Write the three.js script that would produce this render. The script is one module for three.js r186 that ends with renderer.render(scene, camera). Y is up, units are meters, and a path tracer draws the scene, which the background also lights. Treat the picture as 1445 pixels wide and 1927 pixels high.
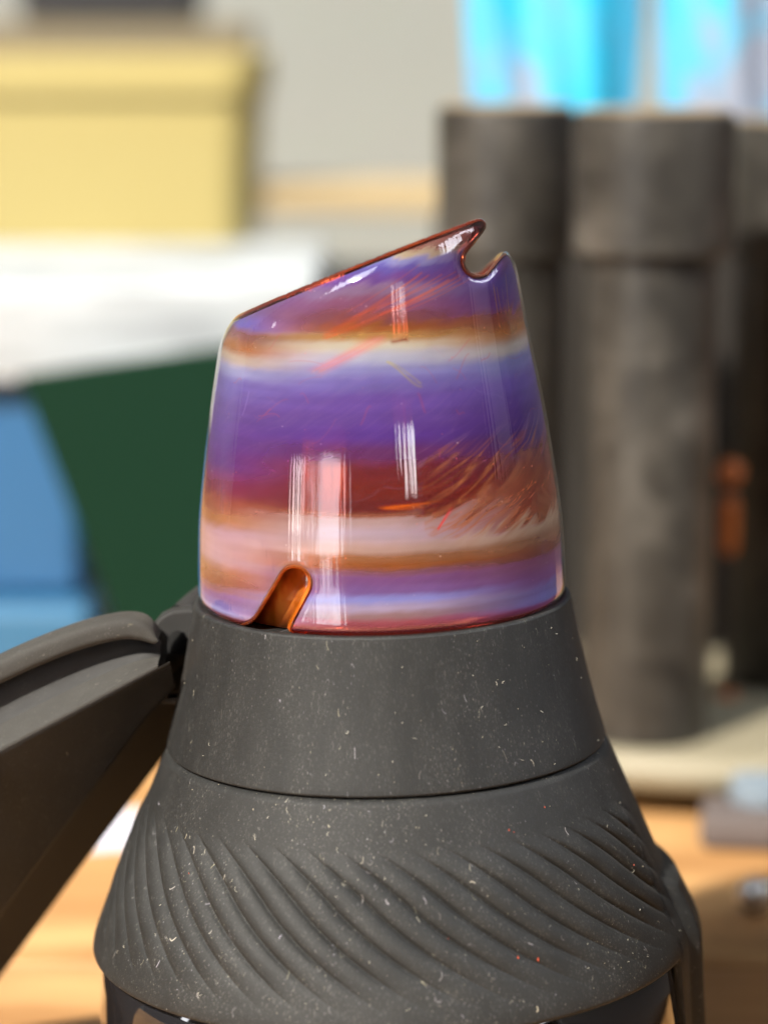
import * as THREE from 'three';
import { mergeGeometries, mergeVertices } from 'three/addons/utils/BufferGeometryUtils.js';
import { RoundedBoxGeometry } from 'three/addons/geometries/RoundedBoxGeometry.js';

// ------------------------------------------------------------------ camera, sky, sun, exposure
const scene = new THREE.Scene();
const camera = new THREE.PerspectiveCamera(20.99, 767 / 1024, 0.05, 200);
camera.position.set(0, 0.1399, 0.3326);
camera.lookAt(0, 0.0795, 0);
camera.focus = 0.326;
camera.userData.fStop = 11;
scene.add(camera);
const renderer = new THREE.WebGLRenderer({ antialias: true });
renderer.toneMapping = THREE.LinearToneMapping;
renderer.toneMappingExposure = 4.7;
renderer.shadowMap.enabled = true;
{
  const w = 256, h = 128, d = new Float32Array(w * h * 4);
  for (let y = 0; y < h; y++) for (let x = 0; x < w; x++) {
    const el = ((y + 0.5) / h - 0.5) * Math.PI, t = Math.max(0, Math.sin(el)), k = Math.pow(1 - t, 3), i = (y * w + x) * 4;
    d[i] = 1.7 + 0.6 * k; d[i + 1] = 1.82 + 0.4 * k; d[i + 2] = 2.05 + 0.1 * k; d[i + 3] = 1;
  }
  const sky = new THREE.DataTexture(d, w, h, THREE.RGBAFormat, THREE.FloatType);
  sky.mapping = THREE.EquirectangularReflectionMapping; sky.magFilter = THREE.LinearFilter; sky.needsUpdate = true;
  scene.background = sky; scene.environment = sky;
}
const sun = new THREE.DirectionalLight(new THREE.Color(1, 0.93, 0.82), 2.0);   // comes in through a high opening cut for it, front left
sun.position.set(-4.5, 6.82, 5.77); sun.target.position.set(0, 0, 0);
sun.castShadow = true; sun.shadow.radius = 4; sun.shadow.mapSize.set(2048, 2048);
Object.assign(sun.shadow.camera, { left: -12, right: 12, top: 12, bottom: -12, near: 0.5, far: 40 });
scene.add(sun, sun.target);

// ------------------------------------------------------------------ helpers (lengths below are millimetres unless they say metres)
let seed = 7;
const rnd = () => { seed = (seed + 0x6d2b79f5) | 0; let t = Math.imul(seed ^ (seed >>> 15), 1 | seed); t = (t + Math.imul(t ^ (t >>> 7), 61 | t)) ^ t; return ((t ^ (t >>> 14)) >>> 0) / 4294967296; };
const hash = (x, y, s) => { let h = Math.imul(x, 374761393) ^ Math.imul(y, 668265263) ^ Math.imul(s, 2147483647 - 97); h = Math.imul(h ^ (h >>> 13), 1274126177); return ((h ^ (h >>> 16)) >>> 0) / 4294967296; };
const sm = (t) => t * t * (3 - 2 * t);
function vnoise(x, y, s = 0, px = 0) {            // value noise, periodic in x when px > 0
  const x0 = Math.floor(x), y0 = Math.floor(y), fx = sm(x - x0), fy = sm(y - y0), m = (i) => (px ? ((i % px) + px) % px : i);
  const a = hash(m(x0), y0, s), b = hash(m(x0 + 1), y0, s), c = hash(m(x0), y0 + 1, s), d = hash(m(x0 + 1), y0 + 1, s);
  return a + (b - a) * fx + (c - a) * fy + (a - b - c + d) * fx * fy;
}
function fbm(x, y, s = 0, px = 0, oct = 4) { let v = 0, a = 0.5, n = 0; for (let i = 0; i < oct; i++) { v += a * vnoise(x, y, s + i * 13, px); n += a; a *= 0.5; x *= 2; y *= 2; px *= 2; } return v / n; }
const clamp = (x, a = 0, b = 1) => Math.min(b, Math.max(a, x)), lerp = (a, b, t) => a + (b - a) * t;
const step = (a, b, x) => sm(clamp((x - a) / (b - a)));
const toS = (c) => (c <= 0.0031308 ? c * 12.92 : 1.055 * Math.pow(c, 1 / 2.4) - 0.055), toL = (c) => (c <= 0.04045 ? c / 12.92 : Math.pow((c + 0.055) / 1.055, 2.4));
function canvasOf(w, h, fn) {                        // fn(u, v) -> linear rgb, v upwards
  const cv = document.createElement('canvas'); cv.width = w; cv.height = h;
  const cx = cv.getContext('2d'), im = cx.createImageData(w, h);
  for (let y = 0; y < h; y++) for (let x = 0; x < w; x++) {
    const c = fn((x + 0.5) / w, 1 - (y + 0.5) / h), i = (y * w + x) * 4;
    for (let k = 0; k < 3; k++) im.data[i + k] = 255 * toS(clamp(c[k]));
    im.data[i + 3] = 255;
  }
  cx.putImageData(im, 0, 0);
  return [cv, cx];
}
function texOf(cv, srgb = true, rx = 1, ry = 1) {
  const t = new THREE.CanvasTexture(cv); t.wrapS = t.wrapT = THREE.RepeatWrapping; t.repeat.set(rx, ry);
  if (srgb) t.colorSpace = THREE.SRGBColorSpace;
  return t;
}
function greyTex(w, h, fn, rx = 1, ry = 1) {         // plain data: fn(u, v) -> 0..1
  const d = new Uint8Array(w * h * 4);
  for (let y = 0; y < h; y++) for (let x = 0; x < w; x++) { const i = (y * w + x) * 4; d[i] = d[i + 1] = d[i + 2] = 255 * clamp(fn((x + 0.5) / w, (y + 0.5) / h)); d[i + 3] = 255; }
  const t = new THREE.DataTexture(d, w, h); t.magFilter = THREE.LinearFilter; t.wrapS = t.wrapT = THREE.RepeatWrapping; t.repeat.set(rx, ry); t.needsUpdate = true;
  return t;
}
const rgb = (r, g, b) => new THREE.Color().setRGB(r, g, b);
const std = (color, roughness = 0.7, extra = {}) => new THREE.MeshStandardMaterial({ color: Array.isArray(color) ? rgb(...color) : color, roughness, ...extra });
const phys = (o) => new THREE.MeshPhysicalMaterial({ ...o, color: Array.isArray(o.color) ? rgb(...o.color) : o.color ?? 0xffffff });
const MM = 0.001;
function mesh(name, geo, mat, parent = scene) {      // geometry given in millimetres
  geo.scale(MM, MM, MM);
  return meshM(name, geo, mat, parent);
}
function meshM(name, geo, mat, parent = scene) { const o = new THREE.Mesh(geo, mat); o.name = name; o.castShadow = o.receiveShadow = true; parent.add(o); return o; }
function tag(o, label, category, group) { Object.assign(o.userData, { label, category }); if (group) o.userData.group = group; return o; }
function thing(name, label, category, x = 0, y = 0, z = 0, group) { const o = new THREE.Group(); o.name = name; o.position.set(x * MM, y * MM, z * MM); scene.add(o); return tag(o, label, category, group); }
const box = (w, h, d, x = 0, y = 0, z = 0, r = 0) => { const g = r ? new RoundedBoxGeometry(w, h, d, 3, r) : new THREE.BoxGeometry(w, h, d); g.translate(x, y, z); return g; };
function lathe(pts, seg = 96) { return new THREE.LatheGeometry(pts.map(([r, y]) => new THREE.Vector2(r, y)), seg); }
function table(xs, ys) { return (x) => { if (x <= xs[0]) return ys[0] + (x - xs[0]) * (ys[1] - ys[0]) / (xs[1] - xs[0]); let i = 1; while (i < xs.length - 1 && x > xs[i]) i++; return ys[i - 1] + (x - xs[i - 1]) * (ys[i] - ys[i - 1]) / (xs[i] - xs[i - 1]); }; }
function spline(xs, ys) {                              // smooth curve through points (monotone slopes)
  const n = xs.length, m = xs.map((_, i) => { if (i === 0) return (ys[1] - ys[0]) / (xs[1] - xs[0]); if (i === n - 1) return (ys[i] - ys[i - 1]) / (xs[i] - xs[i - 1]); return (ys[i + 1] - ys[i - 1]) / (xs[i + 1] - xs[i - 1]); });
  return (x) => {
    if (x <= xs[0]) return ys[0] + m[0] * (x - xs[0]); if (x >= xs[n - 1]) return ys[n - 1] + m[n - 1] * (x - xs[n - 1]);
    let i = 1; while (x > xs[i]) i++; const h = xs[i] - xs[i - 1], t = (x - xs[i - 1]) / h, a = t * t * t, b = t * t;
    return (2 * a - 3 * b + 1) * ys[i - 1] + (a - 2 * b + t) * h * m[i - 1] + (3 * b - 2 * a) * ys[i] + (a - b) * h * m[i];
  };
}
function surface(nu, nv, fn, uvf) {                    // grid of nu x nv cells, fn(u, v) -> [x, y, z]
  const p = [], uv = [], idx = [];
  for (let j = 0; j <= nv; j++) for (let i = 0; i <= nu; i++) { const u = i / nu, v = j / nv; p.push(...fn(u, v)); uv.push(...(uvf ? uvf(u, v) : [u, v])); }
  for (let j = 0; j < nv; j++) for (let i = 0; i < nu; i++) { const a = j * (nu + 1) + i, b = a + 1, c = a + nu + 1, d = c + 1; idx.push(a, b, d, a, d, c); }
  const g = new THREE.BufferGeometry(); g.setAttribute('position', new THREE.Float32BufferAttribute(p, 3)); g.setAttribute('uv', new THREE.Float32BufferAttribute(uv, 2)); g.setIndex(idx); g.computeVertexNormals();
  return g;
}

// ------------------------------------------------------------------ workshop shell: only what lights the bench and what the glass mirrors (metres)
const wallPaint = texOf(canvasOf(512, 512, (u, v) => { const n = 0.9 + 0.2 * fbm(u * 8, v * 8, 5, 8); return [0.240 * n, 0.258 * n, 0.245 * n]; })[0], true, 1, 1);
const wallMat = std([1, 1, 1], 0.9, { map: wallPaint }), darkWall = std([0.07, 0.055, 0.045], 0.9);
function wallWithHoles(w, h, holes, t) {               // in metres, x from 0 to w, y from 0 to h
  const s = new THREE.Shape([[0, 0], [w, 0], [w, h], [0, h]].map((p) => new THREE.Vector2(...p)));
  for (const [a, b, c, d] of holes) s.holes.push(new THREE.Path([[a, b], [a, d], [c, d], [c, b]].map((p) => new THREE.Vector2(...p))));
  return new THREE.ExtrudeGeometry(s, { depth: t, bevelEnabled: false });
}
const backWall = meshM('back_wall', wallWithHoles(4.2, 3.85, [], 0.1), wallMat); backWall.position.set(-2.3, -0.85, -0.82);
tag(backWall, 'pale grey painted wall behind the yellow tray and the dark pipes', 'wall');
const frontWall = meshM('door_wall', wallWithHoles(4.2, 3.85, [[0.25, 0.02, 1.72, 1.13], [0.45, 2.22, 1.72, 3.7], [2.70, 1.09, 2.90, 1.24], [2.955, 1.16, 2.965, 1.3]], 0.1), darkWall); frontWall.position.set(-2.3, -0.85, 1.3);  // upper hole added to let the sun reach bench and back wall
tag(frontWall, 'dark workshop wall with open doorway facing the glass', 'wall');
const rightWall = meshM('fill_opening_wall', wallWithHoles(2.02, 3.85, [[0.1, 1.8, 1.9, 3.7]], 0.1), darkWall); rightWall.rotation.y = -Math.PI / 2; rightWall.position.set(1.9, -0.85, -0.72);  // high hole added as soft sky fill from the right
tag(rightWall, 'dark workshop wall with a wide high opening added for fill light, right of the bench', 'wall'); rightWall.name = 'right_wall';
const cabinet = meshM('added_white_cabinet', new RoundedBoxGeometry(0.5, 2.0, 0.3, 2, 0.01), std([0.6, 0.61, 0.62], 0.6)); cabinet.position.set(1.15, 0.15, -0.02);  // unseen, added so the glass mirrors a pale band
tag(cabinet, 'unseen tall white cabinet added right of the bench for a pale reflection in the glass', 'cabinet');
const leftWall = meshM('side_wall', wallWithHoles(2.02, 3.85, [[0.82, 1.3, 0.95, 1.5]], 0.1), darkWall); leftWall.rotation.y = -Math.PI / 2; leftWall.position.set(-2.2, -0.85, -0.72);
tag(leftWall, 'dark workshop wall with narrow window left of the bench', 'wall');
const roof = meshM('ceiling', new THREE.BoxGeometry(4.4, 0.08, 2.4), std([0.3, 0.28, 0.25], 0.9)); roof.position.set(-0.2, 3.05, 0.29); roof.userData.kind = 'structure';
const floor = meshM('floor', new THREE.BoxGeometry(4.4, 0.05, 2.4), std([0.22, 0.21, 0.2], 0.85)); floor.position.set(-0.2, -0.88, 0.29); floor.userData.kind = 'structure';
const ground = meshM('ground', new THREE.PlaneGeometry(120, 120), std([0.3, 0.28, 0.24], 0.95)); ground.rotation.x = -Math.PI / 2; ground.position.y = -0.91; ground.userData.kind = 'structure';
{ // driveway leading away from the door
  const g = new THREE.BufferGeometry(); g.setAttribute('position', new THREE.Float32BufferAttribute([-9, -0.9, 1.6, 1, -0.9, 1.6, 1, -0.88, 9, -9, -0.88, 9, 1, -0.6, 24, -9, -0.6, 24], 3));
  g.setIndex([0, 2, 1, 0, 3, 2, 3, 4, 2, 3, 5, 4]); g.computeVertexNormals();
  meshM('driveway', g, std([0.68, 0.67, 0.66], 0.95)).userData.kind = 'structure';
}
{ // white truck parked on the driveway, mirrored in the glass
  const t = tag(new THREE.Group(), 'white truck parked on the driveway beyond the doorway', 'truck'); t.name = 'parked_truck'; scene.add(t);
  t.position.set(-4.45, -0.88, 6.4); t.rotation.y = 0.62; t.scale.setScalar(1.05);
  const white = phys({ color: [0.75, 0.76, 0.78], roughness: 0.3, clearcoat: 0.6 }), dark = std([0.03, 0.035, 0.04], 0.2), rubber = std([0.03, 0.03, 0.03], 0.8);
  const side = new THREE.Shape([[-0.95, 0.45], [0.95, 0.45], [0.98, 1.0], [0.82, 1.12], [0.62, 1.85], [-0.62, 1.85], [-0.82, 1.12], [-0.98, 1.0]].map((p) => new THREE.Vector2(...p)));
  const cab = new THREE.ExtrudeGeometry(side, { depth: 2.2, bevelEnabled: true, bevelSize: 0.05, bevelThickness: 0.08, bevelSegments: 3 }); cab.translate(0, 0, -1);
  meshM('body', cab, white, t);
  const ws = new THREE.Shape([[-0.72, 1.16], [0.72, 1.16], [0.56, 1.74], [-0.56, 1.74]].map((p) => new THREE.Vector2(...p)));
  const wg = new THREE.ExtrudeGeometry(ws, { depth: 0.02, bevelEnabled: false }); wg.translate(0, 0, -1.105); meshM('windscreen', wg, dark, t);
  meshM('grille', new RoundedBoxGeometry(1.1, 0.3, 0.05, 2, 0.02).translate(0, 0.82, -1.1), dark, t);
  for (const s of [-1, 1]) { meshM('headlight', new RoundedBoxGeometry(0.26, 0.2, 0.06, 2, 0.02).translate(s * 0.75, 0.84, -1.1), std([0.6, 0.62, 0.65], 0.1, { metalness: 0.8 }), t);
    for (const z of [-0.55, 0.85]) { const w = new THREE.CylinderGeometry(0.38, 0.38, 0.24, 28); w.rotateZ(Math.PI / 2); w.translate(s * 0.86, 0.38, z); meshM('wheel', w, rubber, t); } }
}

{ // white plank fence that the glass mirrors; posts and dark cabinet added to shape reflections
  const f = tag(new THREE.Group(), 'white plank fence outside the low doorway', 'fence'); f.name = 'plank_fence'; scene.add(f); f.position.set(-2.2, -0.89, 3.3); f.rotation.y = 0.58;
  const wm = [0.74, 0.8, 0.86].map((c) => std([c, c, c * 1.01], 0.7));
  for (let i = 0; i < 7; i++) { const w = 0.1 + 0.03 * rnd(), h = 0.72 + 0.05 * rnd(); meshM('plank', new THREE.BoxGeometry(w, h, 0.02).translate(-0.42 + i * 0.145, h / 2 + 0.02, 0.01 * rnd()), wm[i % 3], f); }
  for (const y of [0.2, 0.6]) meshM('rail', new THREE.BoxGeometry(1.1, 0.06, 0.03).translate(0, y, 0.05), wm[0], f);
  const p = tag(new THREE.Group(), 'row of tan wooden posts added in the low doorway to break up its reflection', 'posts'); p.name = 'added_door_posts'; scene.add(p); p.position.set(-1.45, -0.85, 1.36);  // posts put in to break up the mirrored doorway
  for (const [x, w] of [[-0.22, 0.07], [-0.08, 0.03], [0.03, 0.05], [0.12, 0.02], [0.2, 0.05], [0.31, 0.025]]) meshM('post', new THREE.BoxGeometry(w, 1.13, 0.04).translate(x, 0.565, 0), std([0.25, 0.19, 0.11], 0.8), p);
  const c = meshM('added_dark_cabinet', new RoundedBoxGeometry(0.8, 1.6, 0.3, 2, 0.01), std([0.03, 0.028, 0.026], 0.8)); c.position.set(0.56, 0.0, -0.5); tag(c, 'unseen dark cabinet added right of the pipes to darken the glass edge', 'cabinet');  // unseen, put in so the glass edge mirrors something dark
}

// ------------------------------------------------------------------ the bench
function woodTex(w, h, cols, s, across = 10) {
  return canvasOf(w, h, (u, v) => {
    const warp = fbm(u * 3, v * 6, s, 3) * 1.6, g = fbm(u * 5 + warp * 0.2, v * across * 6 + warp * 3, s + 3, 5), f = fbm(u * 40, v * across * 30, s + 7, 40, 2);
    const t = clamp(0.25 + 0.9 * (g - 0.5) * 1.8 + 0.3 + 0.25 * (f - 0.5)), st = fbm(u * 6, v * 6, s + 31, 6) ;
    const k = 0.82 + 0.36 * st; return cols[0].map((c, i) => lerp(c, cols[1][i], t) * k);
  })[0];
}
const bench = thing('workbench', 'orange-brown wooden workbench top under everything', 'workbench');
{
  const mat = std([1, 1, 1], 0.55, { map: texOf(woodTex(1024, 1024, [[0.30, 0.135, 0.04], [0.56, 0.32, 0.13]], 3, 6), true, 1, 1) });
  const deps = [[-700, -330], [-328, -182], [-180, -62], [-60, 70], [72, 210]];
  for (const [a, b] of deps) {
    const g = box(1900, 40, b - a, 0, -20, (a + b) / 2, 1.5), p = g.attributes.position, uv = g.attributes.uv;
    for (let i = 0; i < p.count; i++) uv.setXY(i, p.getX(i) / 420 + a * 0.013, p.getZ(i) / 420);
    mesh('plank', g, mat, bench);
  }
}

// ------------------------------------------------------------------ the device: black silicone-clad base, leaning a hair to the left
const LEAN = 0.028, AX = 1.7;
const base = thing('vaporizer_base', 'dusty black silicone-clad conical base with swirled ridges under the glass', 'vaporizer', AX, 0, 0);
base.rotation.z = LEAN;
const skinR = spline([22, 26.2, 28.2, 32.8, 38.8, 45.5, 51.1], [37.5, 37.35, 36.85, 34.75, 32.25, 29.5, 27.1]);
function dustTex(w, h, s, tone, n) {                    // charcoal rubber under real specks, crumbs and hairs of pale dust
  const [cv, cx] = canvasOf(w, h, (u, v) => {
    const p = Math.max(2, Math.round(w / 64)), a = fbm(u * p, v * p * h / w, s, p, 5), f = hash(Math.floor(u * w), Math.floor(v * h), s), film = clamp((a - 0.35) * 1.6);
    const f2 = hash(Math.floor(u * w / 3), Math.floor(v * h / 3), s + 1), f3 = hash(Math.floor(u * w / 5), Math.floor(v * h / 5), s + 2), d = (f2 > 0.86 ? (f2 - 0.86) * 0.2 : 0) * (0.25 + film) + (f3 > 0.97 ? (f3 - 0.97) * 1.1 : 0) * (0.2 + film) + (f > 0.72 ? (f - 0.72) * 0.11 : 0) * film + 0.004 * film, k = 0.92 + 0.16 * f;
    return [tone[0] * k + d, tone[1] * k + d * 0.97, tone[2] * k + d * 0.9];
  });
  let q = s * 7919; const r = () => hash(++q, 3, s);
  for (let i = 0; i < n; i++) {
    const x = r() * w, y = r() * h, clump = fbm(x / w * 14, y / w * 14, s + 9, 14, 3); if (r() > Math.pow(clump * 1.5, 2.6) - 0.1) continue;
    const big = r() < 0.012, a = 0.08 + 0.5 * Math.pow(r(), 3) + (big ? 0.25 : 0), L = big ? 3 + 6 * r() : 0.2 + 1.1 * r(), th = r() * 6.28, warm = r();
    cx.strokeStyle = `rgba(${205 + 30 * warm | 0},${198 + 24 * warm | 0},${178 + 40 * (1 - warm) | 0},${a})`; cx.lineWidth = big ? 1 + r() : 0.8 + 1.3 * r() * r(); cx.lineCap = 'round';
    cx.beginPath(); cx.moveTo(x, y); cx.quadraticCurveTo(x + L * Math.cos(th) + (r() - 0.5) * L, y + L * Math.sin(th) + (r() - 0.5) * L, x + 1.5 * L * Math.cos(th + 0.6), y + 1.5 * L * Math.sin(th + 0.6)); cx.stroke();
  }
  return cv;
}
const dustA = dustTex(2048, 1024, 21, [0.0100, 0.0104, 0.0102], 34000), dustB = dustTex(2048, 1024, 22, [0.0115, 0.0118, 0.0114], 60000);
const rubberBump = greyTex(512, 512, (u, v) => 0.5 + 0.5 * (hash(Math.floor(u * 512), Math.floor(v * 512), 4) - 0.5) + 0.3 * (fbm(u * 90, v * 90, 8, 90, 2) - 0.5), 12, 6);
const siliconeUp = phys({ map: texOf(dustA, true, 2, 1), roughness: 0.62, specularIntensity: 0.8, bumpMap: rubberBump, bumpScale: 0.00004, sheen: 0.06, sheenRoughness: 0.5, sheenColor: rgb(0.5, 0.5, 0.48) });
const siliconeLow = phys({ map: texOf(dustB, true, 2, 1), roughness: 0.66, specularIntensity: 0.8, bumpMap: rubberBump, bumpScale: 0.00004, sheen: 0.06, sheenRoughness: 0.5, sheenColor: rgb(0.5, 0.5, 0.48) });
const RIDGES = 46;
function ridge(th, h) {                                 // pillow-shaped ribs meeting in creases that sweep round as they go down
  const t = (45.8 - h) / 18; if (t < -0.05 || t > 1.05) return 0;
  const env = step(-0.02, 0.26, t) * (1 - step(0.55, 1.0, t)), twist = 0.62 * (t + 0.5 * (t - 0.35) * Math.abs(t - 0.35) * 0.9 - 0.05 * Math.exp(-t * 6)) - 0.10 * t * t * 0.3;
  let p = (th - twist) * RIDGES / (2 * Math.PI); p -= Math.floor(p);
  return env * 1.0 * (1 - step(1.2, 1.34, th)) * (Math.pow(4 * p * (1 - p), 0.55) - 0.5);
}
function skinAt(th, h) {
  let r = skinR(h) + ridge(th, h);
  const side = step(1.33, 1.40, th) * (1 - step(2.1, 2.2, th)), top = 1 - step(33.0, 35.0, h);
  r += 1.35 * side * top;
  return r;
}
const edgeH = (th) => { const t = step(1.20, 1.26, th) * (1 - step(2.25, 2.35, th)); return 26.3 - 15 * t; };
{
  const nu = 1500, nv = 190;
  const g = surface(nu, nv, (u, v) => {
    const th = (u - 0.5) * 2 * Math.PI, e = edgeH(th); let h, r;
    if (v < 0.03) { const a = v / 0.03; h = 50.85 + 0.0 * a; r = lerp(25.6, skinAt(th, 50.8) - 0.35, a); }
    else if (v < 0.95) { const a = (v - 0.03) / 0.92; h = lerp(50.75, e, a); r = skinAt(th, h) - 0.35 * Math.pow(1 - clamp(a * 40), 2); }
    else { const a = (v - 0.95) / 0.05 * Math.PI * 0.75; h = e - 0.6 * Math.sin(a); r = skinAt(th, e) - 0.6 * (1 - Math.cos(a)); }
    return [r * Math.sin(th), h, r * Math.cos(th)];
  }, (u, v) => [u, 1 - v * 0.36]);
  const low = mesh('lower_sleeve', g, siliconeLow, base);
  // upper sleeve
  const up = [];
  up.push([25.2, 51.0]); for (let i = 0; i <= 6; i++) { const a = -Math.PI / 2 + i / 6 * Math.PI / 2; up.push([26.75 + 0.35 * Math.cos(a), 51.45 + 0.35 * Math.sin(a)]); }
  for (let i = 1; i <= 30; i++) { const t = i / 30; up.push([lerp(27.1, 23.15, t) - 0.25 * Math.sin(Math.PI * t) , lerp(51.5, 68.7, t)]); }
  for (let i = 1; i <= 6; i++) { const a = i / 6 * Math.PI / 2; up.push([22.75 + 0.4 * Math.cos(a), 68.7 + 0.4 * Math.sin(a)]); }
  up.push([22.3, 69.1], [22.1, 68.6], [10, 68.5]);
  const ug = lathe(up, 240), uvA = ug.attributes.uv, pA = ug.attributes.position;
  for (let i = 0; i < uvA.count; i++) uvA.setXY(i, uvA.getX(i), (pA.getY(i) - 50) / 95);
  const upper = mesh('upper_sleeve', ug, siliconeUp, base);
  mesh('seam', lathe([[24, 50.4], [26.35, 50.6], [26.35, 51.3], [24, 51.4]], 160), std([0.012, 0.012, 0.012], 0.9), base);
  // lint: real hairs lying on the rubber
  const hairs = [], crumbs = [];
  const place = (th, h, lift) => { const on = h > 51.2, r = (on ? lerp(27.1, 23.15, (h - 51.5) / 17.2) : skinAt(th, h)) + lift; return new THREE.Vector3(r * Math.sin(th), h, r * Math.cos(th)); };
  for (let i = 0; i < 60; i++) {
    const th = -1.35 + 2.7 * rnd(), h = 26 + 42 * rnd(); if (h > 50.3 && h < 52) continue;
    const L = 0.2 + 0.9 * rnd() * rnd() * rnd(), a = rnd() * 6.28, bend = (rnd() - 0.5) * 3.5, pts = [];
    for (let k = 0; k < 4; k++) { const s = (k / 3 - 0.5) * L, q = a + bend * k / 3; pts.push(place(th + s * Math.cos(q) / 30, h + s * Math.sin(q), 0.05 + 0.12 * Math.sin(k * 1.05) * rnd())); }
    hairs.push(new THREE.TubeGeometry(new THREE.CatmullRomCurve3(pts), 7, 0.018 + 0.022 * rnd(), 4));
  }
  for (let i = 0; i < 60; i++) { const th = -1.3 + 2.7 * rnd(), h = 26 + 42 * rnd(); if (h > 50.3 && h < 52) continue; const g2 = new THREE.IcosahedronGeometry(0.03 + 0.06 * rnd() * rnd(), 0), p = place(th, h, 0.03); g2.scale(1, 0.7 + rnd(), 0.8); g2.translate(p.x, p.y, p.z); crumbs.push(g2); }
  for (let i = 0; i < 46; i++) { if (rnd() < 0.4) continue; const t = (i + rnd()) / 46 + 0.03 * (rnd() - 0.5), th = -1.3 + 2.6 * t, g2 = new THREE.IcosahedronGeometry(0.025 + 0.06 * rnd() * rnd(), 0), p = place(th, 51.3 + 0.3 * (rnd() - 0.5), 0.0); g2.translate(p.x, p.y - 0.45, p.z); crumbs.push(g2); }
  const ng = (g2) => { const q = g2.index ? g2.toNonIndexed() : g2; q.deleteAttribute('uv'); return q; };
  mesh('lint', mergeGeometries(hairs.map(ng)), std([0.36, 0.34, 0.28], 0.9), low).userData.kind = 'stuff';
  mesh('dust', mergeGeometries(crumbs.map(ng)), std([0.3, 0.27, 0.2], 0.95), low).userData.kind = 'stuff';
  const red = [];
  for (const [th, h, sz] of [[0.5, 46.5, 0.2], [0.52, 46.2, 0.12], [0.43, 33.2, 0.25], [0.5, 32.6, 0.3], [-0.83, 41, 0.16], [1.1, 38.5, 0.14], [0.2, 36, 0.16], [0.7, 48, 0.14]]) { const g2 = new THREE.TetrahedronGeometry(sz, 0), p = place(th, h, 0.08); g2.rotateX(rnd() * 3); g2.scale(0.6, 1.2, 0.6); g2.translate(p.x, p.y, p.z); red.push(g2); }
  mesh('red_crumbs', mergeGeometries(red.map(ng)), std([0.42, 0.07, 0.03], 0.8), low).userData.kind = 'stuff';
  // glossy bowl under the sleeve
  const bw = [[0, 1], [33, 1]]; for (let i = 0; i <= 6; i++) { const a = -Math.PI / 2 + i / 6 * Math.PI / 2; bw.push([35.4 + 2 * Math.cos(a), 3 + 2 * Math.sin(a)]); }
  bw.push([37.4, 8], [37.0, 16], [36.5, 22], [36.1, 26.5], [33, 27.5]);
  mesh('glossy_bowl', lathe(bw, 160), phys({ color: [0.012, 0.012, 0.014], roughness: 0.06, clearcoat: 1, clearcoatRoughness: 0.02 }), base);
}

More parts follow.
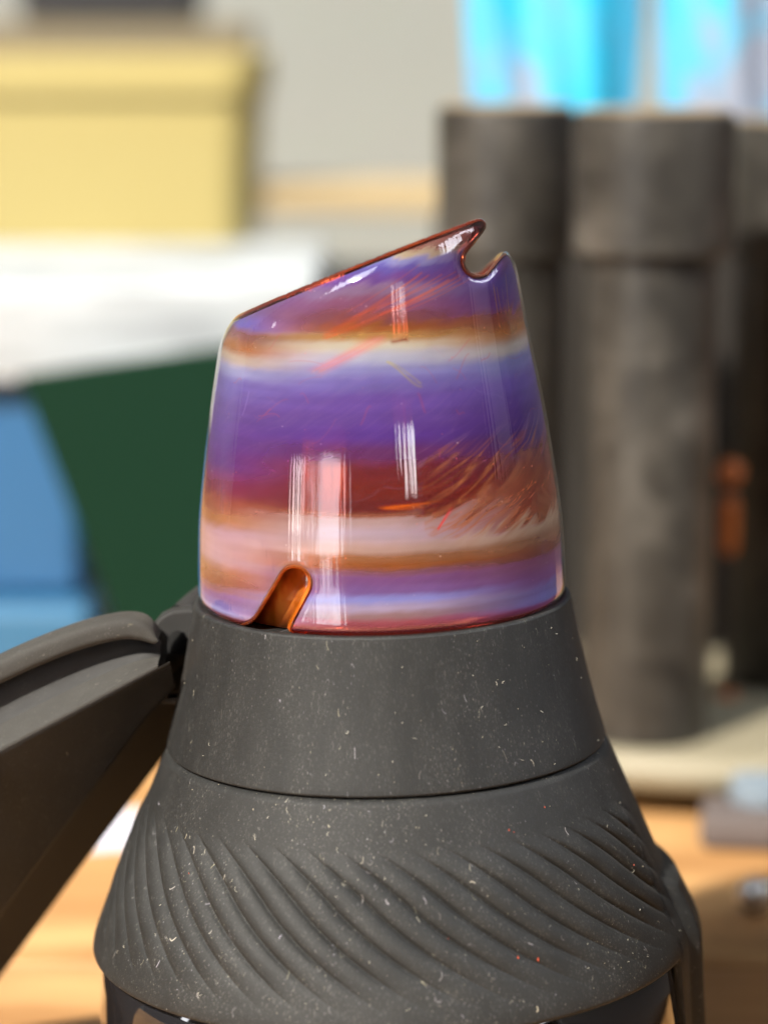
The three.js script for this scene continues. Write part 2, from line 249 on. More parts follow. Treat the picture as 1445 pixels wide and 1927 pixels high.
// ------------------------------------------------------------------ rubber lid on its tether, hanging left of the base
{
  const rubber = phys({ map: texOf(dustTex(1024, 1024, 41, [0.016, 0.0155, 0.015], 5200), true, 1, 1), roughness: 0.6, bumpMap: rubberBump, bumpScale: 0.00003, sheen: 0.3, sheenRoughness: 0.5, sheenColor: rgb(0.5, 0.48, 0.45) });
  const lid = new THREE.Group(); lid.name = 'tether_lid'; base.add(lid);
  // cross-section along the lid: s runs from its right end (0) to far left (1); each row gives the point there
  const A = { top: spline([0, 0.1, 0.5, 1.4], [67.8, 68.9, 65.6, 53.5]) };
  const X = (s) => -27.2 - 24 * s;                         // local x
  const yTop = (s) => spline([0, 0.08, 0.2, 0.45, 0.85, 1.8], [67.0, 68.3, 68.6, 67.3, 63.6, 52.5])(s), flH = (s) => 2.9 + 0.6 * s, bev = (s) => lerp(62.8, 52.8, s / 0.84);
  const Z = (s) => 6 + 1.5 * s;
  const rows = (prof, nS = 90, s0 = 0, s1 = 1.9) => surface(nS, prof.length - 1, (u, v) => { const s = lerp(s0, s1, u); const p = prof[Math.round(v * (prof.length - 1))](s); return [X(s) + (p[2] || 0), p[0], p[1]]; }, (u, v) => [u * 1.2, v * 0.4]);
  const endRound = (s) => Math.sqrt(clamp(1 - Math.pow(1 - clamp(s / 0.09), 2)));
  const fl = []; // flange: rounded bar
  for (let k = 0; k <= 20; k++) { const a = k / 20 * Math.PI * 1.5 - Math.PI * 0.5; fl.push((s) => { const e = 0.12 + 0.88 * endRound(s), h = flH(s) * e, cy = yTop(s) - flH(s) * 0.5; const c = Math.cos(a), sn = Math.sin(a), pw = (q) => Math.sign(q) * Math.pow(Math.abs(q), 0.6); return [cy + 0.5 * h * pw(sn), Z(s) - 2.2 + 2.6 * pw(c), 0]; }); }
  const dusty = phys({ map: texOf(dustTex(1024, 1024, 43, [0.036, 0.034, 0.030], 20000), true, 1, 1), roughness: 0.75, bumpMap: rubberBump, bumpScale: 0.00004, sheen: 0.4, sheenRoughness: 0.5, sheenColor: rgb(0.5, 0.46, 0.4) });  // dusty rubber, its tone also raised to paint the lit top edges
  const neck = [(s) => [yTop(s) - flH(s) * 0.9, Z(s) - 4.5], (s) => [yTop(s) - flH(s) * 1.0, Z(s) - 2.4], (s) => [lerp(yTop(s) - flH(s), bev(s), 0.35), Z(s) - 2.2], (s) => [lerp(yTop(s) - flH(s), bev(s), 0.58), Z(s) - 1.6], (s) => [lerp(yTop(s) - flH(s), bev(s), 0.66), Z(s) - 1.3]];
  const bevel = [(s) => [lerp(yTop(s) - flH(s), bev(s), 0.66), Z(s) - 1.3], (s) => [bev(s) + 0.35, Z(s) + 1.5], (s) => [bev(s) + 0.1, Z(s) + 1.65], (s) => [bev(s) - 0.2, Z(s) + 1.6]];
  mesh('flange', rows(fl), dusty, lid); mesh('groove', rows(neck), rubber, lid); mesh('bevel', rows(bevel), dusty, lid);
  const low = spline([0, 0.12, 0.45, 0.85, 1.9], [57.2, 54.0, 43.5, 30.6, -4]);
  const face = [(s) => [bev(s) - 0.2, Z(s) + 1.6], (s) => [bev(s) - 0.8, Z(s) + 1.5], (s) => [lerp(bev(s), low(s), 0.3), Z(s) - 1.6 * (0.4 + s)], (s) => [lerp(bev(s), low(s), 0.65), Z(s) - 5 * (0.4 + s)], (s) => [low(s) + 0.6, Z(s) - 8.2 * (0.4 + s)], (s) => [low(s), Z(s) - 9 * (0.4 + s)], (s) => [low(s) + 0.3, Z(s) - 2 - 12 * (0.4 + s)]];
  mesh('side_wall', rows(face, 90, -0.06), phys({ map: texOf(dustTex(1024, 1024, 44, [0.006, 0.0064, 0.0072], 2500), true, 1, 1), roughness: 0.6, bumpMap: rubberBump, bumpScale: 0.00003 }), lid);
  // far inner wall of the lid, catching the wood's glow
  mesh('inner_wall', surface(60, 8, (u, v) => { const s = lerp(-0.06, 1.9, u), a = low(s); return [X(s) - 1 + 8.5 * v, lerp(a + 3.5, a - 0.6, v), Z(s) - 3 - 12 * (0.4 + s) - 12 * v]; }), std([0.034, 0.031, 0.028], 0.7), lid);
  // tether: an arch of rubber round a dark slot, between the lid and the base
  const L2 = (px, py) => new THREE.Vector2(-25.83 + (px - 320) * 0.0632, 67.5 - (py - 1172) * 0.0645);
  const arch = new THREE.Shape([[270, 1262], [272, 1228], [282, 1203], [300, 1182], [320, 1173], [345, 1170], [375, 1172], [378, 1345], [296, 1345], [284, 1290]].map((p) => L2(...p)));
  arch.holes.push(new THREE.Path([[304, 1338], [303, 1240], [308, 1220], [318, 1208], [329, 1204], [341, 1209], [349, 1222], [352, 1240], [340, 1338]].map((p) => L2(...p))));
  const ag = new THREE.ExtrudeGeometry(arch, { depth: 2.2, bevelEnabled: true, bevelSize: 0.35, bevelThickness: 0.4, bevelSegments: 3 }); ag.translate(0, 0, -2.6); mesh('tether', ag, rubber, lid);
  const bk = new THREE.ExtrudeGeometry(new THREE.Shape([[296, 1200], [358, 1200], [358, 1345], [296, 1345]].map((p) => L2(...p))), { depth: 1, bevelEnabled: false }); bk.translate(0, 0, -6.5); mesh('slot_back', bk, std([0.006, 0.006, 0.006], 0.9), lid);
  const st = new THREE.CatmullRomCurve3([[-25.2, 66.4, -4], [-23.2, 67.6, -7], [-20, 69.0, -12]].map((p) => new THREE.Vector3(...p))); mesh('strap', new THREE.TubeGeometry(st, 24, 1.5, 14), rubber, lid);
  mesh('small_latch', surface(10, 2, (u, v) => [-47.5 - 3 * u, 49 - 9 * v + 1.5 * u, 9.0 + 0.8 * Math.sin(u * 3)]), rubber, lid);
}

// ------------------------------------------------------------------ the glass: thick shell with slanted mouth, notch and bottom slot, meshed from a distance field
const glass = thing('glass_top', 'banded purple, blue and amber glass top with slanted mouth', 'glass attachment', AX, 0, 0);
glass.rotation.z = LEAN;
const gR = spline([66, 69.8, 75, 80.4, 88.3, 93.6, 99.6, 104, 111.4, 118], [22.55, 22.5, 22.35, 22.0, 20.95, 20.1, 18.95, 18.15, 17.05, 16.0]);
const smax = (a, b, k) => { const h = Math.max(k - Math.abs(a - b), 0) / k; return Math.max(a, b) + h * h * k * 0.25; };
const capsule = (x, y, ax, ay, bx, by) => { const dx = bx - ax, dy = by - ay, t = clamp(((x - ax) * dx + (y - ay) * dy) / (dx * dx + dy * dy)); return Math.hypot(x - ax - dx * t, y - ay - dy * t); };
const mouthN = new THREE.Vector3(-Math.sin(0.356), Math.cos(0.356), -0.105).normalize(), mouthD = mouthN.dot(new THREE.Vector3(-1.8, 112.1, 16));
const WALL = 2.7;
const terms = (x, y, z) => {
  const r = Math.hypot(x, z), R = gR(y);
  const yy = y - (z - 12) * 0.09;
  return {
    outer: (r - R) * 0.985, inner: gR(69) - WALL + 0.86 * (R - gR(69)) - r,
    mouth: mouthN.x * x + mouthN.y * y + mouthN.z * z - mouthD, floor: 68.75 - y,
    notch: 1.35 - capsule(x, yy, 12.4, 111.0, 19.2, 118.0),
    tip: x * 0.819 + yy * 0.5736 - 78.1,
    slot: z > 0 ? 1.5 + 0.02 * (75 - y) - capsule(x, y, -9.9, 75.1, -16, 64.4) : -9,
  };
};
function field(x, y, z) {
  const t = terms(x, y, z);
  let d = smax(t.outer, t.inner, 0.3); d = smax(smax(t.outer, t.mouth, 4.2), smax(t.inner, t.mouth, 1.6), 0.4);
  d = smax(d, t.floor, 1.8); d = smax(d, t.notch, 2.0); d = smax(d, t.tip, 1.6); d = smax(d, t.slot, 1.3);
  return d;
}
{
  const c = 0.42, lo = [-24, 67.5, -24], n = [115, 124, 115], F = new Float32Array(n[0] * n[1] * n[2]), at = (i, j, k) => (k * n[1] + j) * n[0] + i;
  for (let k = 0; k < n[2]; k++) for (let j = 0; j < n[1]; j++) for (let i = 0; i < n[0]; i++) F[at(i, j, k)] = field(lo[0] + i * c, lo[1] + j * c, lo[2] + k * c);
  const vid = new Int32Array(F.length).fill(-1), V = [];
  for (let k = 0; k < n[2] - 1; k++) for (let j = 0; j < n[1] - 1; j++) for (let i = 0; i < n[0] - 1; i++) {
    let sx = 0, sy = 0, sz = 0, m = 0; const f = (a, b, d) => F[at(i + a, j + b, k + d)];
    for (const [a, b] of [[[0, 0, 0], [1, 0, 0]], [[0, 1, 0], [1, 1, 0]], [[0, 0, 1], [1, 0, 1]], [[0, 1, 1], [1, 1, 1]], [[0, 0, 0], [0, 1, 0]], [[1, 0, 0], [1, 1, 0]], [[0, 0, 1], [0, 1, 1]], [[1, 0, 1], [1, 1, 1]], [[0, 0, 0], [0, 0, 1]], [[1, 0, 0], [1, 0, 1]], [[0, 1, 0], [0, 1, 1]], [[1, 1, 0], [1, 1, 1]]]) {
      const p = f(...a), q = f(...b); if (p < 0 === q < 0) continue; const t = p / (p - q);
      sx += lerp(a[0], b[0], t); sy += lerp(a[1], b[1], t); sz += lerp(a[2], b[2], t); m++;
    }
    if (!m) continue; vid[at(i, j, k)] = V.length; V.push([lo[0] + (i + sx / m) * c, lo[1] + (j + sy / m) * c, lo[2] + (k + sz / m) * c]);
  }
  const quads = [];
  const quad = (a, b, d, e, flip) => { if (a < 0 || b < 0 || d < 0 || e < 0) return; quads.push(flip ? [a, e, d, b] : [a, b, d, e]); };
  for (let k = 1; k < n[2] - 1; k++) for (let j = 1; j < n[1] - 1; j++) for (let i = 1; i < n[0] - 1; i++) {
    const s = F[at(i, j, k)] < 0;
    if (s !== F[at(i + 1, j, k)] < 0) quad(vid[at(i, j - 1, k - 1)], vid[at(i, j, k - 1)], vid[at(i, j, k)], vid[at(i, j - 1, k)], !s);
    if (s !== F[at(i, j + 1, k)] < 0) quad(vid[at(i - 1, j, k - 1)], vid[at(i - 1, j, k)], vid[at(i, j, k)], vid[at(i, j, k - 1)], !s);
    if (s !== F[at(i, j, k + 1)] < 0) quad(vid[at(i - 1, j - 1, k)], vid[at(i, j - 1, k)], vid[at(i, j, k)], vid[at(i - 1, j, k)], !s);
  }
  const e = 0.02, N = V.map((p) => {
    let g;
    for (let it = 0; it < 4; it++) {
      const d = field(...p); g = [field(p[0] + e, p[1], p[2]) - field(p[0] - e, p[1], p[2]), field(p[0], p[1] + e, p[2]) - field(p[0], p[1] - e, p[2]), field(p[0], p[1], p[2] + e) - field(p[0], p[1], p[2] - e)].map((q) => q / (2 * e));
      const L2 = g[0] ** 2 + g[1] ** 2 + g[2] ** 2 || 1; for (let q = 0; q < 3; q++) p[q] -= clamp(d / L2, -0.2, 0.2) * g[q];
    }
    const L = Math.hypot(...g) || 1; return g.map((q) => q / L);
  });
  // cut the skin cleanly into its parts along the zero lines of these functions
  const fSlot = (t) => t.slot - Math.max(t.outer, t.inner), fRim = (t) => Math.max(t.mouth - 0.1, t.notch, t.tip) - Math.max(t.outer, t.inner), fIn = (t) => t.inner - t.outer;
  const split = (tris, fn) => {
    const neg = [], pos = [];
    const cutAt = (a, b) => { const k = a.s / (a.s - b.s); return { p: a.p.map((q, i) => lerp(q, b.p[i], k)), n: a.n.map((q, i) => lerp(q, b.n[i], k)), s: 0 }; };
    for (const t of tris) {
      const v = t.map((x) => ({ p: x.p, n: x.n, s: fn(terms(...x.p)) })), up = v.filter((x) => x.s >= 0).length;
      if (up === 3) { pos.push(t); continue; } if (up === 0) { neg.push(t); continue; }
      const lone = v.findIndex((x) => (x.s >= 0) === (up === 1)), a = v[lone], b = v[(lone + 1) % 3], c2 = v[(lone + 2) % 3], ab = cutAt(a, b), ac = cutAt(a, c2);
      (up === 1 ? pos : neg).push([a, ab, ac]); (up === 1 ? neg : pos).push([ab, b, c2], [ab, c2, ac]);
    }
    return [neg, pos];
  };
  const tris = []; for (const [a, b, d, f] of quads) { const w = (i) => ({ p: V[i], n: N[i] }); tris.push([w(a), w(b), w(d)], [w(a), w(d), w(f)]); }
  let [rest, slotT] = split(tris, fSlot), rimT, innerT; [rest, rimT] = split(rest, fRim); [rest, innerT] = split(rest, fIn);
  const build = (ts, inset = 0) => {
    const p = [], nn = [], uv = [];
    for (const t of ts) {
      const us = t.map((v) => Math.atan2(v.p[0], v.p[2]) / (2 * Math.PI) + 0.5), wrap = Math.max(...us) - Math.min(...us) > 0.5;
      t.forEach((v, i) => { p.push(...v.p.map((q, k) => q - inset * v.n[k])); nn.push(...v.n); uv.push(us[i] + (wrap && us[i] < 0.5 ? 1 : 0), (v.p[1] - 67) / 52); });
    }
    const g = new THREE.BufferGeometry(); g.setAttribute('position', new THREE.Float32BufferAttribute(p, 3)); g.setAttribute('normal', new THREE.Float32BufferAttribute(nn, 3)); g.setAttribute('uv', new THREE.Float32BufferAttribute(uv, 2));
    return mergeVertices(g, 1e-5);
  };
  // colour of the fume bands: height in mm, then the colour as the glass shows it
  const hex = (s) => [0, 2, 4].map((i) => toL(parseInt(s.slice(i, i + 2), 16) / 255));
  const stops = (list) => { const hs = list.map((a) => a[0]), cs = list.map((a) => hex(a[1])); return (h) => { let i = 1; while (i < hs.length - 1 && h > hs[i]) i++; const t = sm(clamp((h - hs[i - 1]) / (hs[i] - hs[i - 1]))); return cs[i - 1].map((q, k) => lerp(q, cs[i][k], t)); }; };
  const MID = stops([[68.5, '6a2a40'], [69.3, 'c04c58'], [70.4, 'b4606c'], [71.2, 'a08488'], [72.2, 'b0a8cc'], [73.1, '8e98e6'], [74, '7a5ea2'], [75.6, '7c5390'], [76.3, '8a5c70'], [77, 'b8702c'], [78, 'b07c4c'], [79, 'bfa59a'], [81, 'b3a6b6'], [82.6, 'b09a98'], [83.2, '9a6244'], [83.7, '6e2416'], [86, '7a2410'], [88, '7a2428'], [90, '5a2260'], [92, '523090'], [94, '5c4098'], [96, '644aa4'], [98, '7068b6'], [99.5, '8488c4'], [101, 'a8b2c8'], [102.3, 'c0c4b0'], [103.3, 'c4a058'], [104.2, 'b26c26'], [105.5, '8c5254'], [107, '865476'], [108.5, '8a7298'], [110, '664494'], [111.2, '5c54aa'], [112, '7c84bc'], [112.9, 'b4aa8c'], [113.8, '986858'], [116.5, '764240']]);
  const LEFT = stops([[67.5, '6a2a40'], [68.4, 'c04e62'], [69.4, 'b0687c'], [70.2, 'aab2f0'], [71, '8078c8'], [72, '7c58a4'], [72.8, '946070'], [73.6, 'a8642c'], [74.8, 'b8825c'], [76.5, 'ba9eae'], [79.6, 'b89aac'], [81.2, 'c08850'], [83, 'a85c44'], [85, '822e56'], [88, '5e2e86'], [91, '5e4098'], [94, '64509e'], [97, '7068b6'], [98.6, '9098c6'], [100, 'bab09c'], [101.3, 'b87a30'], [103, '865458'], [104, '605cba'], [106, '6a5490'], [109, '5a4a98'], [114, '6a2a2a']]);
  const RIGHT = stops([[67.8, '6a2a40'], [68.8, 'c2505c'], [69.8, 'a050a0'], [70.6, '7d86dc'], [71.8, '7c78c8'], [73.2, '8c58a2'], [75.4, '965e86'], [76.6, 'a4643c'], [78, 'b48c66'], [79.6, 'cab89c'], [81, 'b4602e'], [83.7, 'a83c18'], [86, '86281c'], [88, '6a2c50'], [90, '503086'], [93, '583c98'], [96.6, '6c5cba'], [99, '848cd0'], [100.6, 'c2c2b8'], [102.5, 'ca883a'], [103.8, '98524a'], [105.7, '643c92'], [108.4, '54429a'], [111, '623a78'], [114, '642424']]);
  const W = 2048, H = 1024, ALB = 0.80;
  const band = (u, v) => {
    const th = (u - 0.5) * 2 * Math.PI, h0 = 67 + 52 * v, big = (fbm(u * 7, v * 3, 51, 7, 3) - 0.5) * 1.6, fine = (fbm(u * 16, v * 60, 52, 16, 4) - 0.5) * 0.9;
    const mx = th * 21, al = 0.88 * mx + 0.47 * h0, ac = -0.47 * mx + 0.88 * h0, rz = step(0.1, 0.5, th) * (1 - step(1.7, 2.2, th)), str = fbm(al / 8, ac / 0.8, 53, 0, 4) - 0.5;
    const swirl = str * (rz * step(78.5, 80.5, h0) * (1 - step(85, 90, h0)) * 5.5 + (h0 > 104 ? 1.6 : 0.35));
    const h = h0 + big * 0.6 + fine * 0.5 + swirl, side = step(0.1, 1.15, Math.abs(th)), a = MID(h), b = (th < 0 ? LEFT : RIGHT)(h);
    const st = 0.9 + 0.2 * fbm(u * 14, v * 70, 54, 14, 3), sp = 0.96 + 0.08 * fbm(u * 60, v * 8, 56, 60, 3);
    const cl = 0.86 + 0.28 * fbm(u * 9, v * 9, 57, 9, 4), wx = fbm(u * 12, v * 12, 58, 12, 3);
    const f1 = Math.pow(1 - Math.abs(2 * fbm(al / 9 + wx, ac / 0.7 + 2 * wx, 59, 0, 4) - 1), 10), zone = step(79, 81, h0) * (1 - step(87, 93, h0)) * rz, amt = f1 * (0.04 + 0.8 * zone) * (1 - step(1.6, 2.2, Math.abs(th)));
    const fc = zone > 0.3 ? [0.66, 0.25, 0.10] : [0.55, 0.33, 0.45];
    return a.map((q, k) => ALB * lerp((lerp(q, b[k], side) * 0.97 + [0.012, 0.008, 0.018][k]) * st * sp * cl, fc[k], amt));
  };
  const [cv, cx] = canvasOf(W, H, band);
  let q = 0; const r = () => hash(++q, 17, 91), X = (th) => (th / (2 * Math.PI) + 0.5) * W, Y = (h) => H - (h - 67) / 52 * H;
  const wisp = (th, h, dth, dh, col, alpha, wd, curl = 0.3) => {   // fume threads, also painting caustic glints and inner reflections into the colour
    const c1 = curl * (r() - 0.5) * 4, c2 = curl * (r() - 0.5) * 4; cx.lineCap = 'round';
    for (const [k, al] of [[4, 0.12], [2.4, 0.2], [1.3, 0.35], [0.6, 0.5]]) { cx.strokeStyle = `rgba(${col},${alpha * al})`; cx.lineWidth = wd * k; cx.beginPath(); cx.moveTo(X(th), Y(h)); cx.bezierCurveTo(X(th + dth * 0.3), Y(h + dh * 0.3 + c1), X(th + dth * 0.7), Y(h + dh * 0.7 + c2), X(th + dth), Y(h + dh)); cx.stroke(); }
  };
  for (let i = 0; i < 22; i++) { const th = 0.35 + 1.1 * r(), h = 80.5 + 7 * r(); wisp(th, h, 0.12 + 0.25 * r(), 1 + 4 * r() * r(), r() < 0.6 ? '168,62,30' : '205,150,110', 0.15 + 0.3 * r(), 0.7 + 2.2 * r() * r(), 0.25); }
  for (let i = 0; i < 46; i++) { const th = -1.2 + 2.4 * r(), h = 84 + 20 * r(); wisp(th, h, (r() - 0.3) * 0.35, (r() - 0.4) * 5, r() < 0.7 ? '190,70,80' : '150,140,210', 0.1 + 0.25 * r(), 0.6 + 1.5 * r(), 0.5); }
  for (let i = 0; i < 16; i++) wisp(-0.35 + 0.1 * r(), 103 + 1.5 * r(), 0.6 + 0.5 * r(), 4 + 3 * r(), '226,92,48', 0.18 + 0.3 * r(), 0.7 + 1.8 * r() * r(), 0.12);
  for (let i = 0; i < 12; i++) wisp(-0.42 + 0.1 * r(), 99 + 0.6 * r(), 0.4, 3.4 + 0.6 * r(), '222,96,84', 0.10, 1.5 + 4 * r(), 0.1);
  for (let i = 0; i < 10; i++) wisp(0.0 + 0.1 * r(), 83.6 + 0.5 * r(), 0.28 * (0.4 + r()), 0.9 * (r() - 0.5), '236,110,20', 0.35 + 0.3 * r(), 0.8 + 2.2 * r(), 0.12);  // orange caustic glint painted into the glass colour
  for (let i = 0; i < 7; i++) wisp(0.32, 81 + 0.3 * r(), 0.06 + 0.04 * r(), 2.2, '224,60,60', 0.4, 0.8 + r(), 0.2);
  for (let i = 0; i < 9; i++) wisp(0.95 + 0.25 * r(), 103 + r(), 0.1 * (r() - 0.5), 5 * r(), '214,176,60', 0.3, 1 + 2 * r(), 0.2);
  for (let i = 0; i < 7; i++) wisp(0.08, 100.2 + 0.25 * r(), 0.2, -2.2 - r(), '190,170,70', 0.13, 1.2 + 2 * r(), 0.6);
  wisp(0.12, 102.6, 0.09, 0.15, '110,60,40', 0.8, 4, 0.1);
  for (let i = 0; i < 170; i++) { const th = -1.5 + 3 * r(), h = 70 + 46 * r(), s = 0.6 + 1.6 * r() * r(); cx.fillStyle = r() < 0.55 ? `rgba(235,120,100,${0.3 + 0.4 * r()})` : `rgba(240,235,240,${0.25 + 0.5 * r()})`; cx.beginPath(); cx.arc(X(th), Y(h), s, 0, 7); cx.fill(); }
  const outerTex = texOf(cv);
  const cover = greyTex(1024, 512, (u, v) => { const c3 = band(u, v), l = (c3[0] + c3[1] + c3[2]) / (3 * ALB), red = clamp((c3[0] - 1.1 * c3[2]) / (c3[0] + 0.02)); return 0.80 + 0.2 * l / ALB - 0.34 * red + 0.2 * (fbm(u * 20, v * 14, 77, 20) - 0.5); });
  const lathing = greyTex(2048, 64, (u, v) => 0.5 + 0.8 * (fbm(u * 90, v * 1.5, 61, 90, 4) - 0.5) + 0.25 * (fbm(u * 500, v * 2, 62, 500, 2) - 0.5));
  const clear = phys({ color: [1, 0.96, 0.95], roughness: 0.02, transmission: 1, thickness: 0, ior: 1.7, bumpMap: lathing, bumpScale: 0.00006 });
  const fume = phys({ map: outerTex, alphaMap: cover, transparent: true, roughness: 0.75, transmission: 0.3, thickness: 0, specularIntensity: 0.2 });
  const innerCv = canvasOf(1024, 512, (u, v) => { const n = fbm(u * 12, v * 40, 71, 12, 4), m = fbm(u * 60, v * 5, 72, 60, 3), a = clamp(n * 1.4 - 0.2); return [lerp(0.28, 0.62, a) * (0.8 + 0.4 * m), lerp(0.04, 0.11, a) * (0.8 + 0.4 * m), lerp(0.04, 0.025, a)]; })[0];
  const inner = phys({ map: texOf(innerCv), roughness: 0.05, metalness: 0.85, ior: 1.5, bumpMap: lathing, bumpScale: 0.00006 });
  const honey = texOf(canvasOf(256, 256, (u, v) => { const n = fbm(u * 60, v * 14, 81, 60, 4), a = clamp((n - 0.3) * 2.2); return [lerp(0.42, 0.95, a), lerp(0.10, 0.42, a * a), lerp(0.006, 0.05, a)]; })[0]);
  const amber = phys({ color: [0.11, 0.032, 0.018], roughness: 0.03, transmission: 0.3, thickness: 0, ior: 1.52 });
  const amberSlot = phys({ map: honey, roughness: 0.04, transmission: 0.3, thickness: 0, ior: 1.52 });
  const ow = mesh('outer_wall', build(rest), clear, glass); mesh('fume_layer', build(rest, 0.35), fume, ow);
  mesh('inner_wall', build(innerT), inner, glass);
  mesh('rim', build(rimT), amber, glass); mesh('slot_edge', build(slotT), amberSlot, glass);
  const tube = lathe([[13.5, 68.8], [19.2, 68.8], [19.1, 74], [18.6, 78], [15.6, 82.4], [11, 84.4], [6, 85], [6, 84.2], [11, 83.6], [14.4, 81.6], [16.4, 77.6], [16.8, 70], [13.5, 69.6]], 96);
  mesh('inner_dome', tube, phys({ map: honey, roughness: 0.04, transmission: 0.4, thickness: 0, ior: 1.5 }), glass);
}

// ------------------------------------------------------------------ behind, right: capped steel pipes on a round plate
function steelTex(s, rust) {
  return texOf(canvasOf(512, 512, (u, v) => {
    const a = fbm(u * 8, v * 8, s, 8, 5), b = fbm(u * 30, v * 30, s + 5, 30, 4), k = 0.9 + 1.1 * (a - 0.5) + 0.9 * (b - 0.5);
    let c = [0.046 * k, 0.042 * k, 0.036 * k]; const w = clamp((a - 0.64) * 4); c = c.map((q, i) => lerp(q, [0.12, 0.11, 0.095][i], w));
    if (rust) { const d = rust.reduce((m, [x, y, rx, ry]) => Math.max(m, 1 - Math.hypot((u - x) / rx, (v - y) / ry)), 0), f = clamp(d * 2.2 * (0.6 + a)); c = c.map((q, i) => lerp(q, [0.42, 0.13, 0.02][i], f)); }
    return c;
  })[0]);
}
function pipe(name, label, x, z, r, y0, ySplit, y1, cr, mats) {
  const t = thing(name, label, 'pipe', x, 0, z, 'steel pipes standing on the plate');
  const even = (g) => { const p = g.attributes.position, uv = g.attributes.uv; for (let i = 0; i < p.count; i++) uv.setY(i, p.getY(i) / 80); return g; };
  mesh('tube', even(lathe([[r - 3, y0], [r, y0], [r, ySplit + 2], [r - 3, ySplit + 2]], 64)), mats[0], t);
  mesh('coupling', even(lathe([[r + 0.1, ySplit], [cr - 0.8, ySplit], [cr, ySplit + 0.8], [cr, y1 - 0.8], [cr - 0.8, y1], [cr - 3.6, y1], [cr - 4, y1 - 1], [cr - 4, ySplit + 4]], 64)), mats[1], t);
  mesh('sunlit_rim', lathe([[cr - 3.2, y1 + 0.05], [cr - 0.9, y1 + 0.05], [cr - 0.9, y1 + 0.5], [cr - 3.2, y1 + 0.5], [cr - 3.2, y1 + 0.05]], 64), std([0.30, 0.22, 0.13], 0.6), t);  // paints the sunlit top of the collar as a tan ring
  return t;
}
const steel = (s, rust) => std([1, 1, 1], 0.45, { map: steelTex(s, rust), metalness: 0.25 });
pipe('capped_pipe', 'dark steel pipe with wide collar standing nearest, right of the glass', 46.8, -150, 11.4, 12, 98.2, 122.6, 14.1, [steel(1), steel(2)]);
pipe('capped_pipe_001', 'dark collared steel pipe partly hidden behind the glass tip', 22.2, -174, 11.0, 12, 95.5, 122.6, 12.6, [steel(3), steel(4)]);
pipe('capped_pipe_002', 'dark collared steel pipe cut off by the right edge', 78.5, -190, 12.2, 12, 94, 119.5, 13.6, [steel(5), steel(6)]);
{
  const o = thing('made_up_orange_fitting', 'made-up small orange fitting between the two right pipes', 'fitting', 64.5, 0, -176), m = std([0.5, 0.13, 0.02], 0.5);  // made up to stand for blurred orange spots of unknown cause
  mesh('stem', new THREE.CylinderGeometry(0.6, 0.6, 40, 12).translate(0, 33, 0), std([0.05, 0.03, 0.02], 0.7), o); mesh('knob', new THREE.SphereGeometry(2.4, 20, 14).translate(0, 55, 0), m, o); mesh('grip', new THREE.CapsuleGeometry(1.6, 8, 6, 16).translate(0, 45, 0), m, o);
  mesh('foot', new THREE.CylinderGeometry(2, 2, 1, 16).translate(0, 12.5, 0), m, o);
}
const plate = tag(mesh('base_plate', lathe([[0, 4], [60, 4], [63, 5], [64.5, 7], [64.5, 9], [63, 11.5], [60, 12], [0, 12]], 96), std([1, 1, 1], 0.6, { map: texOf(canvasOf(512, 512, (u, v) => { const n = 0.8 + 0.4 * fbm(u * 12, v * 12, 15, 12); return [0.21 * n, 0.185 * n, 0.125 * n]; })[0]) })), 'round tan plate carrying the dark steel pipes', 'base plate');
plate.position.set(0.064, 0, -0.196);
const stand = tag(mesh('plate_stand', lathe([[0, 0], [46, 0], [46, 3.9], [0, 3.9]], 48), std([0.03, 0.028, 0.024], 0.8)), 'dark round stand under the tan plate', 'stand'); stand.position.set(0.064, 0, -0.200);

// cyan film standing above the pipes
{
  const film = (s) => phys({ side: THREE.DoubleSide, roughness: 0.4, transmission: 0.2, thickness: 0, ior: 1.45, map: texOf(canvasOf(256, 256, (u, v) => { const n = fbm(u * 4 + s, v * 3, s, 0, 4), k = clamp(n * 1.7 - 0.35); const m = step(0.5, 0.68, fbm(u * 3 + 7 * s, v * 2.2, s + 9, 0, 3)); return [lerp(lerp(0.12, 0.01, k), 0.30, m), lerp(lerp(0.42, 0.52, k), 0.34, m), lerp(lerp(0.70, 0.80, k), 0.44, m)]; })[0]) });
  const sheet = (s, w, y0, y1) => surface(60, 30, (u, v) => { const a = (u - 0.5) * 2, y = lerp(y0, y1, v), fold = 1.8 * Math.sin(u * 9 + s) * (0.4 + v) + 0.7 * Math.sin(u * 23 + 2 * s + v * 3), pinch = 1 - 0.1 * (1 - v) * (1 - v); return [a * w * 0.5 * pinch, y + 1.5 * Math.sin(u * 5 + s), fold - 5 * a * a]; });
  const a = mesh('plastic_sheet', sheet(1.3, 37, 117, 160), film(1)); a.position.set(0.0345, 0, -0.232); tag(a, 'left of two bright cyan plastic sheets, above the two left pipes', 'plastic sheet');
  const b = mesh('plastic_sheet_001', sheet(4.1, 34, 116, 160), film(4)); b.position.set(0.0725, 0, -0.236); tag(b, 'right of two bright cyan plastic sheets, at the top right corner', 'plastic sheet');
}

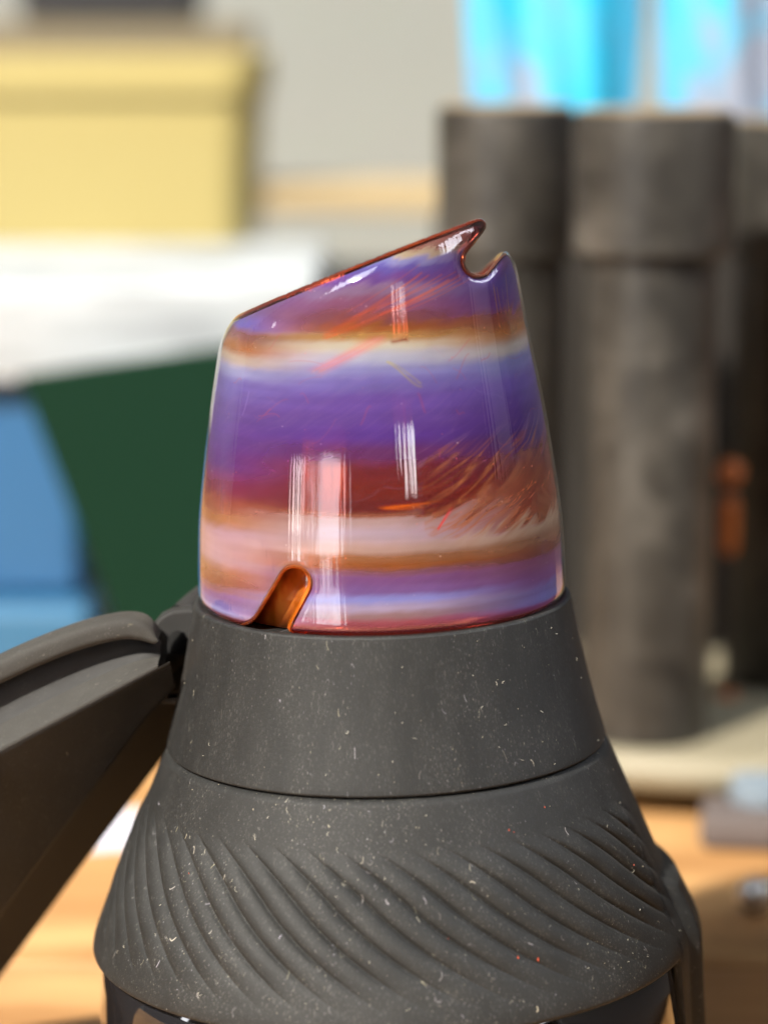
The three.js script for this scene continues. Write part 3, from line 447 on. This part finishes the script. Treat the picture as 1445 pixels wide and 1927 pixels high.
// ------------------------------------------------------------------ behind, left: board, tray, panels
const whiteMat = std([1, 1, 1], 0.6, { map: texOf(canvasOf(512, 256, (u, v) => { const n = 0.45 + 1.1 * fbm(u * 5, v * 4, 25, 5); return [0.40 * n, 0.43 * n, 0.45 * n]; })[0]) });
{
  const t = thing('shelf_board', 'thick white board under the yellow tray at left', 'shelf', -85, 0, -290);
  mesh('board', box(126, 21, 108, 8, 74, 0, 2), whiteMat, t);
  mesh('support', box(60, 63.5, 60, -10, 31.7, -10, 1), std([0.25, 0.24, 0.22], 0.8), t);
  const tr = thing('yellow_tray', 'pale yellow plastic tray with thick rim on the white board', 'tray', -78, 84.6, -370);
  const yel = phys({ color: [0.34, 0.275, 0.10], roughness: 0.5 });
  const wallT = (dx0, dx1, dz0, dz1) => { const g = new THREE.BufferGeometry(); return g; };
  const s = new THREE.Shape(); const rr = (sh, w, d, r0) => { sh.moveTo(-w + r0, -d); sh.lineTo(w - r0, -d); sh.absarc(w - r0, -d + r0, r0, -Math.PI / 2, 0); sh.lineTo(w, d - r0); sh.absarc(w - r0, d - r0, r0, 0, Math.PI / 2); sh.lineTo(-w + r0, d); sh.absarc(-w + r0, d - r0, r0, Math.PI / 2, Math.PI); sh.lineTo(-w, -d + r0); sh.absarc(-w + r0, -d + r0, r0, Math.PI, Math.PI * 1.5); return sh; };
  const ring = (w, d, y0, y1, flare) => { const pts = rr(new THREE.Shape(), w, d, 8).getPoints(10), n = pts.length; return surface(n, 6, (u, v) => { const p = pts[Math.round(u * n) % n], k = 1 + flare * v; return [p.x * k, lerp(y0, y1, v), p.y * k]; }); };
  mesh('tub', mergeGeometries([ring(45, 34, 0, 36, 0.05), new THREE.ShapeGeometry(rr(new THREE.Shape(), 45, 34, 8)).rotateX(-Math.PI / 2).translate(0, 0.5, 0)]), new THREE.MeshPhysicalMaterial({ color: yel.color, roughness: 0.5, side: THREE.DoubleSide }), tr);
  const rimS = rr(new THREE.Shape(), 48, 36.8, 9); rimS.holes.push(rr(new THREE.Path(), 45.5, 34, 8)); 
  mesh('rim', new THREE.ExtrudeGeometry(rimS, { depth: 8, bevelEnabled: true, bevelSize: 0.8, bevelThickness: 0.8, bevelSegments: 3 }).rotateX(-Math.PI / 2).translate(0, 35.5, 0), yel, tr);
}
{
  const g = tag(mesh('green_panel', (() => { const s = new THREE.Shape([[-73, 66.5], [-20, 74], [10, 74], [10, 0.5], [-49, 0.5]].map((p) => new THREE.Vector2(...p))); return new THREE.ExtrudeGeometry(s, { depth: 4, bevelEnabled: true, bevelSize: 0.6, bevelThickness: 0.6, bevelSegments: 2 }); })(), phys({ color: [0.0025, 0.021, 0.010], roughness: 0.85, specularIntensity: 0.3 })), 'dark green panel standing under the white board edge', 'panel');
  g.position.z = -0.226;
  const b = thing('blue_bin', 'blue plastic bin left of the dark green panel', 'bin', -98, 0, -262);
  const bl = phys({ color: [0.02, 0.10, 0.23], roughness: 0.45 });
  mesh('side', box(60, 46, 40, 4, 40, 0, 3), bl, b);
  mesh('foot', box(66, 16.5, 44, 4, 8.8, 6, 3), phys({ color: [0.03, 0.125, 0.24], roughness: 0.45 }), b);
  const k = tag(mesh('black_case', box(48, 40, 40, 0, 20, 0, 2), std([0.02, 0.02, 0.022], 0.6)), 'black case behind the yellow tray at the top left', 'case'); k.position.set(-0.076, 0.1367, -0.46);
  const under = tag(mesh('black_case_stand', box(96, 136.5, 40, 0, 68.2, 0, 1), std([0.17, 0.14, 0.085], 0.8)), 'tan stand carrying the black case behind the tray', 'stand'); under.position.set(-0.085, 0, -0.46);
  const l = tag(mesh('wooden_ledge', box(90, 7, 40, 0, 3.5, 0, 1), std([0.42, 0.32, 0.17], 0.6)), 'pale wooden ledge below the grey wall between tray and pipes', 'ledge'); l.position.set(-0.012, 0.084, -0.465);
  const d = tag(mesh('dark_box', box(64, 78, 60, 0, 39, 0, 2), std([0.03, 0.033, 0.036], 0.7)), 'dark grey box behind the slanted glass mouth', 'box'); d.position.set(0.012, 0, -0.33);
}
// small things on the bench
{
  const cap = tag(mesh('pale_cap', lathe([[0, 0], [5.5, 0], [6, 0.6], [6, 9], [5.4, 9.8], [0, 9.8]], 40), std([0.16, 0.2, 0.24], 0.6)), 'grey-blue cap on the bench at the right edge under the plate', 'cap'); cap.position.set(0.0655, 0, -0.128);
  const tb = tag(mesh('added_tool_box', box(200, 92, 150, 0, 46, 0, 6), std([0.03, 0.03, 0.032], 0.6)), 'unseen dark tool box added at the right to darken the reflection in the glass', 'tool box'); tb.position.set(0.19, 0, -0.01);  // unseen, added so the lower glass mirrors dark instead of sunlit bench
  const bb = tag(mesh('gap_backing', box(104, 100, 8, 0, 50, 0, 1), std([0.014, 0.011, 0.008], 0.8)), 'dark brown board added behind the steel pipes to darken the gaps', 'board'); bb.position.set(0.062, 0, -0.222);  // made-up backing that keeps the gaps between the pipes dark
  const p = tag(mesh('paper_slip', box(34, 0.4, 22, 0, 0.3, 0), std([0.62, 0.6, 0.68], 0.6)), 'white paper slip on the bench between lid and base', 'paper'); p.position.set(-0.046, 0, -0.128); p.rotation.y = 0.2;
  const s = tag(mesh('steel_ball', new THREE.SphereGeometry(3, 32, 20).translate(0, 3, 0), std([0.6, 0.6, 0.6], 0.3, { metalness: 1 })), 'small shiny steel ball on the wood at right', 'ball'); s.position.set(0.0582, 0, -0.084);
  const b = tag(mesh('grey_block', box(34, 6, 16, 0, 3, 0, 2), std([0.10, 0.08, 0.075], 0.85)), 'brown-grey block on the bench in front of the plate', 'block'); b.position.set(0.071, 0, -0.122); b.rotation.y = -0.15;
}

renderer.render(scene, camera);
